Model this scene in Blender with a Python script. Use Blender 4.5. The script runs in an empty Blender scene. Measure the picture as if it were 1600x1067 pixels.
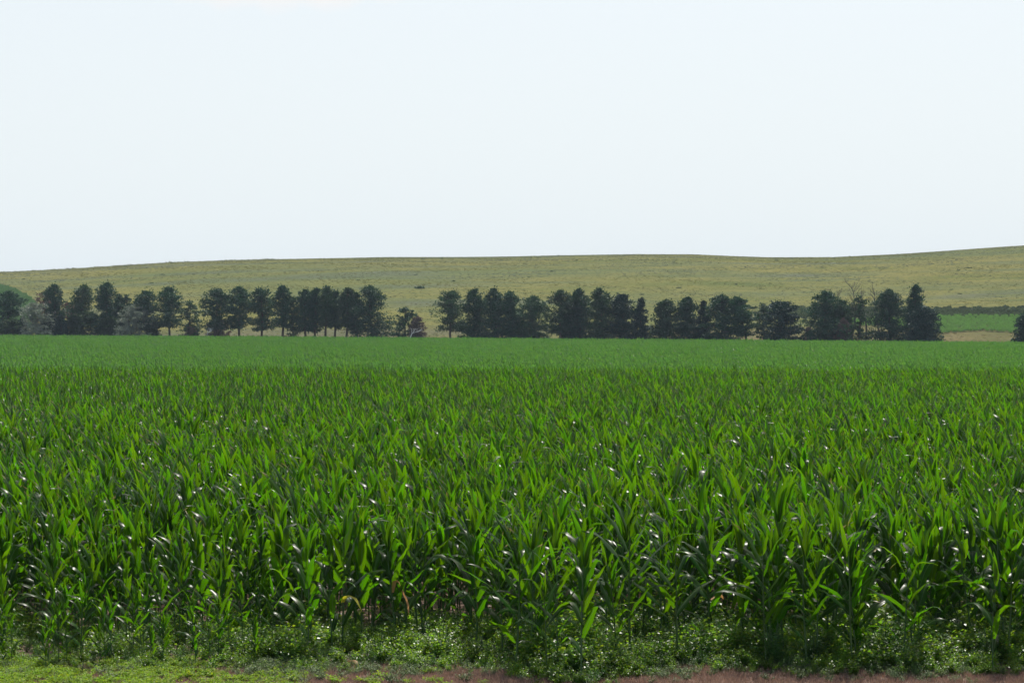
import bpy, math, random
import numpy as np

random.seed(7)
rng = np.random.default_rng(7)
S = bpy.context.scene
COL = S.collection
PI = math.pi
R = math.radians

# ------------------------------------------------------------------ camera
F = 3200.0            # focal length in pixels of the 1600 px wide photograph
CAMZ = 5.3
HOR = 509.0           # row of the true horizon in the photograph
cam = bpy.data.cameras.new('camera')
cam_o = bpy.data.objects.new('camera', cam)
COL.objects.link(cam_o)
S.camera = cam_o
cam.sensor_width = 36.0
cam.lens = 72.0
cam.clip_start = 0.1
cam.clip_end = 20000
cam_o.location = (0, 0, CAMZ)
cam_o.rotation_euler = (R(90) - math.atan((533.5 - HOR) / F), 0, 0)

# ------------------------------------------------------------------ light
SUN_EL, SUN_AZ = 60.0, 14.0        # sun ahead of the camera, a little to the right
world = bpy.data.worlds.new('World')
S.world = world
world.use_nodes = True
wn, wl = world.node_tree.nodes, world.node_tree.links
sky = wn.new('ShaderNodeTexSky')
sky.sky_type = 'NISHITA'
sky.sun_disc = False
sky.sun_elevation = R(SUN_EL)
sky.sun_rotation = R(SUN_AZ)
sky.altitude = 300
sky.air_density = 1.0
sky.dust_density = 6.0
sky.ozone_density = 1.2
bg = wn['Background']
bg.inputs['Strength'].default_value = 0.15
# summer haze: it whitens the sky round the horizon and thins towards the zenith
veil = wn.new('ShaderNodeMix'); veil.data_type = 'RGBA'
veil.inputs['B'].default_value = (6.1, 6.62, 6.85, 1)
wl.new(sky.outputs[0], veil.inputs['A'])
# one small cloud high in the sky on the left
tc = wn.new('ShaderNodeTexCoord')
sep = wn.new('ShaderNodeSeparateXYZ'); wl.new(tc.outputs['Generated'], sep.inputs[0])


def wmath(op, a, b=None, c=None):
    m = wn.new('ShaderNodeMath'); m.operation = op
    for i, v in enumerate((a, b, c)):
        if v is None:
            continue
        if isinstance(v, (int, float)):
            m.inputs[i].default_value = v
        else:
            wl.new(v, m.inputs[i])
    return m.outputs[0]


wnz = wn.new('ShaderNodeTexNoise'); wnz.inputs['Scale'].default_value = 26; wnz.inputs['Detail'].default_value = 6
wl.new(tc.outputs['Generated'], wnz.inputs['Vector'])
hz = wmath('SUBTRACT', 1.0, wmath('POWER', wmath('DIVIDE', wmath('ABSOLUTE', sep.outputs['Z']), 0.5), 1.5))
hzc = wn.new('ShaderNodeClamp'); wl.new(hz, hzc.inputs[0])
wl.new(wmath('MULTIPLY', hzc.outputs[0], 0.9), veil.inputs['Factor'])
ysafe = wmath('MAXIMUM', sep.outputs['Y'], 0.05)
u_ = wmath('DIVIDE', sep.outputs['X'], ysafe)
v_ = wmath('DIVIDE', sep.outputs['Z'], ysafe)
du = wmath('DIVIDE', wmath('ADD', u_, 0.118), 0.085)
dv = wmath('DIVIDE', wmath('SUBTRACT', v_, 0.170), 0.017)
rr = wmath('SQRT', wmath('ADD', wmath('MULTIPLY', du, du), wmath('MULTIPLY', dv, dv)))
nn = wmath('MULTIPLY', wmath('SUBTRACT', wnz.outputs[0], 0.5), 1.6)
cm = wmath('MULTIPLY', wmath('SUBTRACT', 1.15, wmath('ADD', rr, nn)), 1.6)
cmc = wn.new('ShaderNodeClamp'); wl.new(cm, cmc.inputs[0])
front = wmath('GREATER_THAN', sep.outputs['Y'], 0.1)
cf = wmath('MULTIPLY', wmath('MULTIPLY', cmc.outputs[0], front), 0.95)
cl = wn.new('ShaderNodeMix'); cl.data_type = 'RGBA'
wl.new(cf, cl.inputs['Factor']); wl.new(veil.outputs['Result'], cl.inputs['A'])
cl.inputs['B'].default_value = (6.5, 6.25, 6.15, 1)
wl.new(cl.outputs['Result'], bg.inputs['Color'])

sun_d = bpy.data.lights.new('sun', 'SUN')
sun_d.energy = 5.0
sun_d.angle = R(0.53)
sun_d.color = (1.0, 0.955, 0.88)
sun = bpy.data.objects.new('sun', sun_d)
COL.objects.link(sun)
sun.location = (60, 200, 300)
sun.rotation_euler = (R(SUN_EL - 90), 0, 0)   # tilt first, then turn about the vertical
sun.rotation_mode = 'XYZ'
from mathutils import Vector
sv = Vector((math.sin(R(SUN_AZ)) * math.cos(R(SUN_EL)), math.cos(R(SUN_AZ)) * math.cos(R(SUN_EL)), math.sin(R(SUN_EL))))
sun.rotation_euler = sv.to_track_quat('Z', 'Y').to_euler()

S.view_settings.view_transform = 'Standard'
S.view_settings.look = 'None'
S.view_settings.gamma = 1
S.view_settings.use_curve_mapping = False
S.view_settings.exposure = 0.0
S.render.engine = 'CYCLES'
S.cycles.max_bounces = 7
S.cycles.diffuse_bounces = 3
S.cycles.glossy_bounces = 2
S.cycles.transmission_bounces = 5
S.cycles.volume_bounces = 0
S.cycles.use_denoising = True
S.cycles.denoiser = 'OPENIMAGEDENOISE'
S.cycles.denoising_input_passes = 'RGB_ALBEDO_NORMAL'
S.cycles.sample_clamp_indirect = 6


# ------------------------------------------------------------------ materials
class NT:
    def __init__(s, name):
        s.m = bpy.data.materials.new(name); s.m.use_nodes = True
        s.n, s.l = s.m.node_tree.nodes, s.m.node_tree.links
        s.n.clear()
        s.out = s.n.new('ShaderNodeOutputMaterial')

    def put(s, sock, v):
        if isinstance(v, bpy.types.NodeSocket):
            s.l.new(v, sock)
        elif v is not None:
            if isinstance(v, tuple) and len(v) == 3 and sock.type == 'RGBA':
                v = (*v, 1)
            sock.default_value = v

    def math(s, op, a, b=None, clamp=False):
        m = s.n.new('ShaderNodeMath'); m.operation = op; m.use_clamp = clamp
        s.put(m.inputs[0], a)
        if b is not None:
            s.put(m.inputs[1], b)
        return m.outputs[0]

    def mix(s, f, a, b, mode='MIX'):
        m = s.n.new('ShaderNodeMix'); m.data_type = 'RGBA'; m.blend_type = mode
        s.put(m.inputs['Factor'], f); s.put(m.inputs['A'], a); s.put(m.inputs['B'], b)
        return m.outputs['Result']

    def noise(s, scale, detail=4, vec=None, rough=0.55):
        t = s.n.new('ShaderNodeTexNoise'); t.inputs['Scale'].default_value = scale
        t.inputs['Detail'].default_value = detail; t.inputs['Roughness'].default_value = rough
        if vec is not None:
            s.l.new(vec, t.inputs['Vector'])
        return t.outputs[0]

    def pos(s, scale=(1, 1, 1)):
        g = s.n.new('ShaderNodeNewGeometry'); mp = s.n.new('ShaderNodeMapping')
        mp.inputs['Scale'].default_value = scale
        s.l.new(g.outputs['Position'], mp.inputs[0])
        return mp.outputs[0]

    def ramp(s, f, stops):
        r = s.n.new('ShaderNodeValToRGB'); s.put(r.inputs[0], f)
        e = r.color_ramp.elements
        while len(e) < len(stops):
            e.new(0.5)
        for i, (p, c) in enumerate(stops):
            e[i].position = p
            e[i].color = (*c, 1) if len(c) == 3 else c
        return r.outputs[0]

    def attr(s, name):
        a = s.n.new('ShaderNodeAttribute'); a.attribute_name = name
        return a

    def rnd(s):
        return s.n.new('ShaderNodeObjectInfo').outputs['Random']

    def hsv(s, c, h=0.5, sa=1.0, v=1.0):
        m = s.n.new('ShaderNodeHueSaturation')
        s.put(m.inputs['Hue'], h); s.put(m.inputs['Saturation'], sa); s.put(m.inputs['Value'], v); s.put(m.inputs['Color'], c)
        return m.outputs[0]

    def finish(s, base, rough=0.8, trans=None, tmix=0.0, spec=0.5, normal=None):
        p = s.n.new('ShaderNodeBsdfPrincipled')
        s.put(p.inputs['Base Color'], base); s.put(p.inputs['Roughness'], rough)
        p.inputs['Specular IOR Level'].default_value = spec
        if normal is not None:
            s.l.new(normal, p.inputs['Normal'])
        o = p.outputs[0]
        if trans is not None:
            t = s.n.new('ShaderNodeBsdfTranslucent'); s.put(t.inputs[0], trans)
            mx = s.n.new('ShaderNodeMixShader'); s.put(mx.inputs[0], tmix)
            s.l.new(o, mx.inputs[1]); s.l.new(t.outputs[0], mx.inputs[2]); o = mx.outputs[0]
        s.l.new(o, s.out.inputs[0])
        return s.m


def leaf_mat(name, base, trans, tmix, rough, vary=0.35, hue=0.02, uv=False, spec=0.5, patch=None):
    t = NT(name)
    rn = t.rnd()
    at = t.attr('tint').outputs['Fac']
    mixd = t.math('ADD', t.math('MULTIPLY', rn, 0.5), t.math('MULTIPLY', at, 0.5))
    val = t.math('ADD', t.math('MULTIPLY', mixd, vary * 2), 1 - vary)
    hu = t.math('ADD', t.math('MULTIPLY', t.math('FRACT', t.math('ADD', t.math('MULTIPLY', rn, 7.3), at)), hue * 2), 0.5 - hue)
    b, tr = base, trans
    if patch:
        f = t.noise(patch[0], 3, t.pos(patch[2]))
        f = t.ramp(f, [(0.38, (0, 0, 0)), (0.62, (1, 1, 1))])
        b = t.mix(f, base, patch[1])
        tr = t.mix(f, trans, tuple(c * 1.6 for c in patch[1]))
    b = t.hsv(b, hu, 1.0, val); tr = t.hsv(tr, hu, 1.0, val)
    rg = rough
    if uv:
        uvn = t.n.new('ShaderNodeUVMap'); sp = t.n.new('ShaderNodeSeparateXYZ'); t.l.new(uvn.outputs[0], sp.inputs[0])
        ax = t.math('ABSOLUTE', t.math('SUBTRACT', sp.outputs[0], 0.5))
        rib = t.math('SUBTRACT', 1.0, t.math('MULTIPLY', ax, 14.0), True)
        b = t.mix(rib, b, (0.16, 0.26, 0.08)); tr = t.mix(rib, tr, (0.05, 0.14, 0.02))
        tip = t.math('MULTIPLY', t.math('MULTIPLY', t.math('SUBTRACT', sp.outputs[1], 0.80), 7.0, True), t.math('GREATER_THAN', at, 0.93))
        b = t.mix(tip, b, (0.26, 0.20, 0.06)); tr = t.mix(tip, tr, (0.36, 0.30, 0.06))
        vn = t.n.new('ShaderNodeMapping'); vn.inputs['Scale'].default_value = (26, 1.2, 1)
        t.l.new(uvn.outputs[0], vn.inputs[0])
        st = t.noise(1.0, 3, vn.outputs[0])
        tr = t.mix(1.0, tr, t.ramp(st, [(0.3, (0.72, 0.72, 0.72)), (0.7, (1, 1, 1))]), 'MULTIPLY')
        rg = t.math('ADD', t.math('MULTIPLY', st, 0.16), rough - 0.08)
    return t.finish(b, rg, tr, tmix, spec)


M = {}
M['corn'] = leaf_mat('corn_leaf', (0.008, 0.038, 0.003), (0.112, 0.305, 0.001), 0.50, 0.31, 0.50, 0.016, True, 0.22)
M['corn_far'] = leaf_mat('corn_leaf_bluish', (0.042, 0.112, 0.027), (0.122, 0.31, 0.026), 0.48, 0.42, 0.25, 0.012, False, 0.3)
M['corn_yellow'] = leaf_mat('corn_leaf_yellow', (0.34, 0.32, 0.04), (0.55, 0.50, 0.03), 0.5, 0.5, 0.15, 0.01, False, 0.3)
M['corn_dry'] = leaf_mat('corn_leaf_dry', (0.50, 0.30, 0.15), (0.50, 0.26, 0.10), 0.35, 0.6, 0.15, 0.01, False, 0.3)
M['stalk'] = leaf_mat('corn_stalk', (0.045, 0.11, 0.025), (0.06, 0.13, 0.02), 0.1, 0.45, 0.25, 0.01, False)
M['weed'] = leaf_mat('weed_leaf', (0.085, 0.17, 0.025), (0.28, 0.48, 0.02), 0.5, 0.36, 0.45, 0.03)
M['weed_dark'] = leaf_mat('weed_leaf_dark', (0.040, 0.11, 0.026), (0.12, 0.28, 0.02), 0.42, 0.42, 0.4, 0.015)
M['low_weed'] = leaf_mat('low_weed_leaf', (0.17, 0.27, 0.02), (0.32, 0.50, 0.02), 0.42, 0.55, 0.35, 0.03, spec=0.25)
M['seedling'] = leaf_mat('seedling_leaf', (0.12, 0.17, 0.07), (0.14, 0.22, 0.06), 0.35, 0.6, 0.35, 0.03)
M['dry_grass'] = leaf_mat('dry_grass_blade', (0.32, 0.215, 0.165), (0.30, 0.19, 0.13), 0.3, 0.7, 0.45, 0.02)
M['pine'] = leaf_mat('pine_needles', (0.022, 0.072, 0.034), (0.025, 0.075, 0.022), 0.2, 0.6, 0.35, 0.02, spec=0.3)
M['pine_olive'] = leaf_mat('pine_needles_olive', (0.036, 0.082, 0.034), (0.03, 0.07, 0.02), 0.25, 0.6, 0.35, 0.02, spec=0.3)
M['cedar'] = leaf_mat('cedar_foliage', (0.012, 0.044, 0.028), (0.010, 0.034, 0.014), 0.15, 0.6, 0.3, 0.02, spec=0.3)
M['silver'] = leaf_mat('silver_leaf', (0.23, 0.27, 0.21), (0.14, 0.18, 0.11), 0.35, 0.5, 0.4, 0.02)
M['rust'] = leaf_mat('rusty_needles', (0.17, 0.105, 0.085), (0.10, 0.06, 0.045), 0.2, 0.7, 0.35, 0.02, spec=0.2)
M['brush'] = leaf_mat('brush_twigs', (0.19, 0.15, 0.125), (0.10, 0.08, 0.05), 0.2, 0.8, 0.35, 0.02, spec=0.2)
M['bush'] = leaf_mat('bush_leaf', (0.038, 0.072, 0.030), (0.04, 0.08, 0.02), 0.3, 0.6, 0.35, 0.02, spec=0.3)
M['hill_grass'] = leaf_mat('hill_grass_blade', (0.146, 0.150, 0.048), (0.15, 0.152, 0.038), 0.40, 0.95, 0.14, 0.02, spec=0.0,
                           patch=(0.014, (0.100, 0.116, 0.078), (0.45, 2.0, 2.0)))
M['tan_grass'] = leaf_mat('tan_grass_blade', (0.115, 0.105, 0.045), (0.10, 0.09, 0.03), 0.35, 0.8, 0.3, 0.015, spec=0.2)
M['bank'] = leaf_mat('bank_brush_leaf', (0.075, 0.105, 0.050), (0.09, 0.125, 0.045), 0.3, 0.8, 0.35, 0.02, spec=0.2)


def bark(name, c1, c2):
    t = NT(name)
    n = t.noise(3.0, 5, t.pos((1, 1, 0.25)))
    return t.finish(t.ramp(n, [(0.35, c1), (0.65, c2)]), 0.9, spec=0.2)


M['bark'] = bark('pine_bark', (0.045, 0.033, 0.026), (0.10, 0.075, 0.058))
M['dead_wood'] = bark('dead_wood', (0.07, 0.062, 0.058), (0.14, 0.125, 0.115))
M['bleached'] = bark('bleached_wood', (0.45, 0.44, 0.42), (0.7, 0.69, 0.66))

t = NT('field_soil')
n1 = t.noise(1.3, 6, t.pos()); n2 = t.noise(22, 4, t.pos())
soil = t.ramp(n1, [(0.3, (0.11, 0.074, 0.058)), (0.7, (0.20, 0.137, 0.108))])
soil = t.mix(t.math('MULTIPLY', n2, 0.6), soil, (0.27, 0.19, 0.15))
bp = t.n.new('ShaderNodeBump'); bp.inputs['Strength'].default_value = 0.6; bp.inputs['Distance'].default_value = 0.03
t.l.new(n2, bp.inputs['Height'])
M['soil'] = t.finish(soil, 0.95, spec=0.2, normal=bp.outputs[0])

t = NT('hill_turf')
str_ = t.noise(0.014, 7, t.pos((0.6, 2.2, 2.2)), 0.62)
gr = t.noise(0.11, 6, t.pos((1, 1.0, 3)), 0.7)
c = t.ramp(str_, [(0.36, (0.108, 0.116, 0.078)), (0.45, (0.124, 0.134, 0.056)), (0.55, (0.165, 0.155, 0.052)), (0.68, (0.105, 0.120, 0.036))])
c = t.mix(t.ramp(gr, [(0.45, (0, 0, 0)), (0.7, (0.55, 0.55, 0.55))]), c, (0.052, 0.068, 0.024))
big = t.ramp(t.noise(0.0045, 3, t.pos((1, 1, 1))), [(0.42, (0, 0, 0)), (0.62, (0.6, 0.6, 0.6))])
c = t.mix(big, c, (0.075, 0.108, 0.045))
tan = t.attr('tan').outputs['Fac']
tanc = t.ramp(t.noise(0.08, 5, t.pos((1, 1, 3))), [(0.35, (0.085, 0.090, 0.038)), (0.65, (0.14, 0.115, 0.06))])
c = t.mix(tan, c, tanc)
dark = t.attr('bank').outputs['Fac']
c = t.mix(dark, c, (0.07, 0.088, 0.05))
M['hill'] = t.finish(c, 0.95, spec=0.0)


# ------------------------------------------------------------------ mesh helpers
class MB:
    """collects vertices and faces as arrays; build() links them as one mesh"""
    def __init__(s):
        s.v, s.q, s.t, s.uv, s.tint, s.mi, s.n = [], [], [], [], [], [], 0

    def grid(s, P, tint=0.5, mi=0, close=False):
        """P: (rows, cols, 3) sheet of quads"""
        r, c = P.shape[:2]
        s.v.append(P.reshape(-1, 3))
        idx = np.arange(r * c).reshape(r, c) + s.n
        if close:
            idx = np.concatenate([idx, idx[:, :1]], 1)
        q = np.stack([idx[:-1, :-1], idx[:-1, 1:], idx[1:, 1:], idx[1:, :-1]], -1).reshape(-1, 4)
        s.q.append(q)
        uu, vv = np.meshgrid(np.linspace(0, 1, c), np.linspace(0, 1, r))
        s.uv.append(np.stack([uu, vv], -1).reshape(-1, 2))
        s.tint.append(np.full(r * c, tint)); s.mi.append(np.full(len(q), mi))
        s.n += r * c

    def quads(s, Q, tint, mi=0):
        """Q: (n, 4, 3) loose quads, tint (n,)"""
        n = len(Q)
        s.v.append(Q.reshape(-1, 3))
        s.q.append(np.arange(n * 4).reshape(n, 4) + s.n)
        s.uv.append(np.tile(np.array([[0, 0], [1, 0], [1, 1], [0, 1.0]]), (n, 1)))
        s.tint.append(np.repeat(tint, 4)); s.mi.append(np.full(n, mi))
        s.n += n * 4

    def tube(s, pts, rad, sides=6, tint=0.5, mi=0):
        pts = np.asarray(pts, float); rad = np.asarray(rad, float)
        d = np.gradient(pts, axis=0); d /= np.linalg.norm(d, axis=1, keepdims=True) + 1e-9
        ref = np.array([1.0, 0, 0]) if abs(d[0][0]) < 0.8 else np.array([0, 1.0, 0])
        a = np.cross(d, ref); a /= np.linalg.norm(a, axis=1, keepdims=True) + 1e-9
        b = np.cross(d, a)
        th = np.arange(sides) * 2 * PI / sides
        P = pts[:, None] + rad[:, None, None] * (np.cos(th)[None, :, None] * a[:, None] + np.sin(th)[None, :, None] * b[:, None])
        s.grid(P, tint, mi, close=True)

    def add(s, o, off=(0, 0, 0), rz=0.0, sc=1.0):
        c, d = math.cos(rz), math.sin(rz)
        m = np.array([[c, -d, 0], [d, c, 0], [0, 0, 1]]) * sc
        s.v.append(np.concatenate(o.v) @ m.T + np.array(off))
        s.q.append(np.concatenate(o.q) + s.n); s.uv.append(np.concatenate(o.uv))
        s.tint.append(np.concatenate(o.tint)); s.mi.append(np.concatenate(o.mi)); s.n += o.n

    def mesh(s, name, mats, smooth=True):
        v = np.concatenate(s.v); q = np.concatenate(s.q)
        me = bpy.data.meshes.new(name)
        me.vertices.add(len(v)); me.vertices.foreach_set('co', v.astype(np.float32).ravel())
        me.loops.add(q.size); me.loops.foreach_set('vertex_index', q.astype(np.int32).ravel())
        me.polygons.add(len(q)); me.polygons.foreach_set('loop_start', (np.arange(len(q)) * 4).astype(np.int32))
        me.update(calc_edges=True)
        me.polygons.foreach_set('material_index', np.concatenate(s.mi).astype(np.int32))
        me.polygons.foreach_set('use_smooth', np.full(len(q), smooth))
        ul = me.uv_layers.new(name='UVMap'); ul.data.foreach_set('uv', np.concatenate(s.uv)[q.ravel()].astype(np.float32).ravel())
        a = me.attributes.new('tint', 'FLOAT', 'POINT'); a.data.foreach_set('value', np.concatenate(s.tint).astype(np.float32))
        for m in (mats if isinstance(mats, (list, tuple)) else [mats]):
            me.materials.append(m)
        me.validate()
        return me


def link(name, data, parent=None, loc=(0, 0, 0), rz=0.0, sc=None):
    o = bpy.data.objects.new(name, data); COL.objects.link(o)
    o.location = loc; o.rotation_euler = (0, 0, rz)
    if sc is not None:
        o.scale = sc if isinstance(sc, tuple) else (sc, sc, sc)
    o.parent = parent
    return o


def tag(o, label=None, cat=None, group=None, kind=None):
    if label: o['label'] = label
    if cat: o['category'] = cat
    if group: o['group'] = group
    if kind: o['kind'] = kind
    return o


# ------------------------------------------------------------------ terrain
RPX = np.array([-1500, -400, 0, 100, 200, 300, 400, 500, 600, 700, 800, 900, 1000, 1080, 1140, 1200, 1300, 1400, 1500, 1600, 2000, 3200])
RPY = np.array([455, 438, 425, 420.5, 415.5, 411, 408, 405, 402, 401.5, 401.5, 399.5, 398, 397.5, 399.5, 401, 400.5, 397, 391.5, 385.5, 372, 372])
HY0, HY1 = 600.0, 1120.0


def hshape(y):
    s = np.clip((y - HY0) / (HY1 - HY0), 0, 2)
    return np.sin(s * PI / 2) ** 1.12


_ys = np.arange(640, 1500, 5.0)
_e = (HOR - RPY) / F
_A = np.min((_e[:, None] * _ys[None] + CAMZ) / hshape(_ys)[None], axis=1)


def sstep(x, a, b):
    k = np.clip((x - a) / (b - a), 0, 1)
    return k * k * (3 - 2 * k)


def terrain(x, y):
    x = np.asarray(x, float); y = np.asarray(y, float)
    yy = np.maximum(y, 60.0)
    px = 800 + F * x / yy
    z = -1.6 * sstep(y, 133, 198) + 1.6 * np.clip((y - 198) / 320, 0, 1)
    z = z - 0.42 * np.clip(x / 125, -1, 1) * sstep(y, 200, 520) * (1 - sstep(y, 560, 640))
    A = np.interp(px, RPX, _A)
    z = z + A * hshape(y)
    z = z + sstep(y, 600, 700) * (0.35 * np.sin(x * 0.031 + y * 0.012) + 0.3 * np.sin(x * 0.013 - y * 0.021))
    return z


def sheet(name, xs, ys, mat, attrs=None):
    X, Y = np.meshgrid(xs, ys)
    Z = terrain(X, Y)
    b = MB(); b.grid(np.stack([X, Y, Z], -1))
    me = b.mesh(name, mat)
    for k, fn in (attrs or {}).items():
        a = me.attributes.new(k, 'FLOAT', 'POINT'); a.data.foreach_set('value', fn(X, Y, Z).astype(np.float32).ravel())
    return tag(link(name, me), kind='structure')


def spread(*seg):
    return np.unique(np.concatenate([np.arange(a, b, s) for a, b, s in seg]))


xs_g = spread((-3000, -600, 100), (-600, -160, 20), (-160, 160, 4), (160, 600, 20), (600, 3001, 100))
sheet('ground', xs_g, spread((-400, 20, 20), (20, 60, 4), (60, 560, 6), (560, 561, 1)), M['soil'])
ppx = lambda X, Y: 800 + F * X / Y
ppy = lambda Y, Z: HOR - F * (Z - CAMZ) / Y


def tan_f(X, Y, Z):
    py = ppy(Y, Z)
    w = 4 * np.sin(X * 0.09) + 3 * np.sin(X * 0.023 + 1)
    return sstep(py, 506 + w * 0.6, 516 + w * 0.6) * np.interp(ppx(X, Y), [0, 900, 1100], [0.3, 0.5, 0.8])


def bank_f(X, Y, Z):
    px, py = ppx(X, Y), ppy(Y, Z)
    top = 481.5 + 1.2 * np.sin(px * 0.03)
    return sstep(px, 1140, 1260) * sstep(py, top - 1.5, top + 1.5) * (1 - sstep(py, 494, 498))


xs_h = spread((-3000, -600, 100), (-600, -260, 20), (-260, 260, 4), (260, 600, 20), (600, 3001, 100))
ys_h = spread((560, 561, 1), (564, 900, 4), (900, 1300, 10), (1300, 1700, 40), (1700, 3501, 300))
sheet('hillside', xs_h, ys_h, M['hill'], {'tan': tan_f, 'bank': bank_f})


# ------------------------------------------------------------------ instanced masses (stuff)
def mass(name, pts, rz, sc, idx, meshes, label, cat, tilt=None, drop=0.0):
    n = len(pts)
    pts = np.array(pts, float); pts[:, 2] -= drop
    me = bpy.data.meshes.new(name)
    me.vertices.add(n); me.vertices.foreach_set('co', pts.astype(np.float32).ravel())
    rot = np.zeros((n, 3)); rot[:, 2] = rz
    if tilt is not None:
        rot[:, :2] = tilt
    me.attributes.new('rot', 'FLOAT_VECTOR', 'POINT').data.foreach_set('vector', rot.astype(np.float32).ravel())
    sc = np.asarray(sc, float)
    if sc.ndim == 1:
        sc = np.repeat(sc[:, None], 3, 1)
    me.attributes.new('scl', 'FLOAT_VECTOR', 'POINT').data.foreach_set('vector', sc.astype(np.float32).ravel())
    me.attributes.new('idx', 'INT', 'POINT').data.foreach_set('value', np.asarray(idx, np.int32))
    o = link(name, me)
    src = bpy.data.collections.new(name + '_sources')
    for i, m in enumerate(meshes):
        src.objects.link(bpy.data.objects.new('%s_source_%02d' % (name, i), m))
    g = bpy.data.node_groups.new(name, 'GeometryNodeTree')
    g.interface.new_socket('Geometry', in_out='INPUT', socket_type='NodeSocketGeometry')
    g.interface.new_socket('Geometry', in_out='OUTPUT', socket_type='NodeSocketGeometry')
    N, L = g.nodes, g.links
    gi, go = N.new('NodeGroupInput'), N.new('NodeGroupOutput')
    ci = N.new('GeometryNodeCollectionInfo')
    ci.inputs['Collection'].default_value = src
    ci.inputs['Separate Children'].default_value = True
    ci.inputs['Reset Children'].default_value = True
    ip = N.new('GeometryNodeInstanceOnPoints'); ip.inputs['Pick Instance'].default_value = True

    def named(nm, ty):
        a = N.new('GeometryNodeInputNamedAttribute'); a.data_type = ty; a.inputs['Name'].default_value = nm
        return a.outputs['Attribute']
    e2r = N.new('FunctionNodeEulerToRotation')
    L.new(gi.outputs[0], ip.inputs['Points']); L.new(ci.outputs[0], ip.inputs['Instance'])
    L.new(named('idx', 'INT'), ip.inputs['Instance Index'])
    L.new(named('rot', 'FLOAT_VECTOR'), e2r.inputs[0]); L.new(e2r.outputs[0], ip.inputs['Rotation'])
    L.new(named('scl', 'FLOAT_VECTOR'), ip.inputs['Scale'])
    L.new(ip.outputs[0], go.inputs[0])
    md = o.modifiers.new('scatter', 'NODES'); md.node_group = g
    return tag(o, label, cat, kind='stuff')


# ------------------------------------------------------------------ corn plant
def corn_leaf(h0, az, a0, L, W, droop, p, seg, fold=0.35, wave=0.0, twist=0.0, lean=0.1, flat=False, kink=None):
    s = np.linspace(0, 1, seg + 1)
    ang = a0 + droop * s ** p
    if kink:
        ang = ang + kink[1] * sstep(s, kink[0] - 0.06, kink[0] + 0.06)
    ds = L / seg
    r = np.concatenate([[0], np.cumsum(np.sin((ang[:-1] + ang[1:]) / 2) * ds)])
    z = h0 + np.concatenate([[0], np.cumsum(np.cos((ang[:-1] + ang[1:]) / 2) * ds)])
    azs = az + twist * 0.25 * s
    C = np.stack([r * np.cos(azs), r * np.sin(azs), z], -1)
    C[:, 0] -= lean * L * s ** 1.8
    T = np.gradient(C, axis=0); T /= np.linalg.norm(T, axis=1, keepdims=True)
    B = np.stack([-np.sin(azs), np.cos(azs), 0 * s], -1)
    Nn = np.cross(B, T)
    tw = (twist * s)[:, None]
    B2 = B * np.cos(tw) + Nn * np.sin(tw); N2 = np.cross(B2, T)
    w = W * 0.5 * (0.45 + 0.55 * np.clip(s / 0.28, 0, 1) ** 0.8) * (1 - np.clip((s - 0.3) / 0.7, 0, 1) ** 1.7)
    w = np.maximum(w, 0.0015)[:, None]
    fo = (fold * (1 - 0.6 * s))[:, None]
    ph = rng.uniform(0, 6)
    wv = wave * W * np.sin(s * 17 + ph)[:, None] * np.clip(s * 4, 0, 1)[:, None]
    wv2 = wave * W * np.sin(s * 15 + ph + 2)[:, None] * np.clip(s * 4, 0, 1)[:, None]
    if flat:
        return np.stack([C - B2 * w, C + B2 * w], 1)
    return np.stack([C - B2 * w + N2 * (w * fo + wv), C, C + B2 * w + N2 * (w * fo + wv2)], 1)


def corn_design(k):
    """list of leaf descriptions for one plant, 2.0 to 2.4 m to the highest tip"""
    g = np.random.default_rng(100 + k)
    az0 = g.uniform(0, PI)
    style = k % 4            # 0 upright, 1 arching, 2 broad, 3 ragged
    H = g.uniform(1.45, 1.75)
    out = []
    nl = g.integers(8, 11)
    for i in range(nl):
        f = i / (nl - 1)
        h = 0.40 + (H - 0.40) * f ** 0.85
        az = az0 + PI * (i % 2) + g.normal(0, 0.35)
        a0 = 0.66 - 0.36 * f + g.normal(0, 0.10)
        L = (0.55 + 0.42 * math.sin(PI * min(1, 0.2 + f * 0.75))) * g.uniform(0.70, 1.05)
        W = (0.085 + 0.045 * math.sin(PI * min(1, 0.15 + f * 0.75))) * g.uniform(0.9, 1.15)
        dr = (1.3 - 0.6 * f) * g.uniform(0.35, 1.5) * (1.35 if style == 1 else 1.0)
        if style == 2: W *= 1.18
        kink = None
        if g.random() < (0.42 if style == 3 else 0.2):
            kink = (g.uniform(0.45, 0.75), g.uniform(0.7, 1.7))
        out.append(dict(h0=h, az=az, a0=max(0.08, a0), L=L, W=W, droop=dr, p=g.uniform(1.6, 2.6), wave=g.uniform(0.05, 0.14),
                        twist=g.normal(0, 0.55), lean=g.normal(0.08, 0.10), kink=kink, tint=float(g.random())))
    for j in range(3):                                      # young leaves rolled upright in the whorl
        out.append(dict(h0=H + 0.02, az=az0 + PI * j + g.normal(0, 0.5), a0=g.uniform(0.05, 0.25), L=g.uniform(0.40, 0.68), W=g.uniform(0.06, 0.10),
                        droop=g.uniform(0.1, 0.9), p=2.0, wave=0.04, twist=g.normal(0, 0.5), lean=g.normal(0.08, 0.10), kink=None, tint=float(0.5 + 0.5 * g.random())))
    return H, out


def stalk_pts(H, k):
    z = np.linspace(-0.03, H + 0.12, 8)
    return np.stack([0.02 * np.sin(z * 2 + k) - 0.02 * math.sin(k), 0.015 * np.sin(z * 2.6 + k * 2) - 0.015 * math.sin(2 * k), z], -1), np.linspace(0.017, 0.007, 8) + 0.002 * np.cos(np.arange(8) * PI)


def leaf_sheet(d, seg, flat=False, wf=1.0):
    e = {k: v for k, v in d.items() if k != 'tint'}
    e['W'] = e['W'] * wf
    return corn_leaf(seg=seg, flat=flat, **e)


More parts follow.
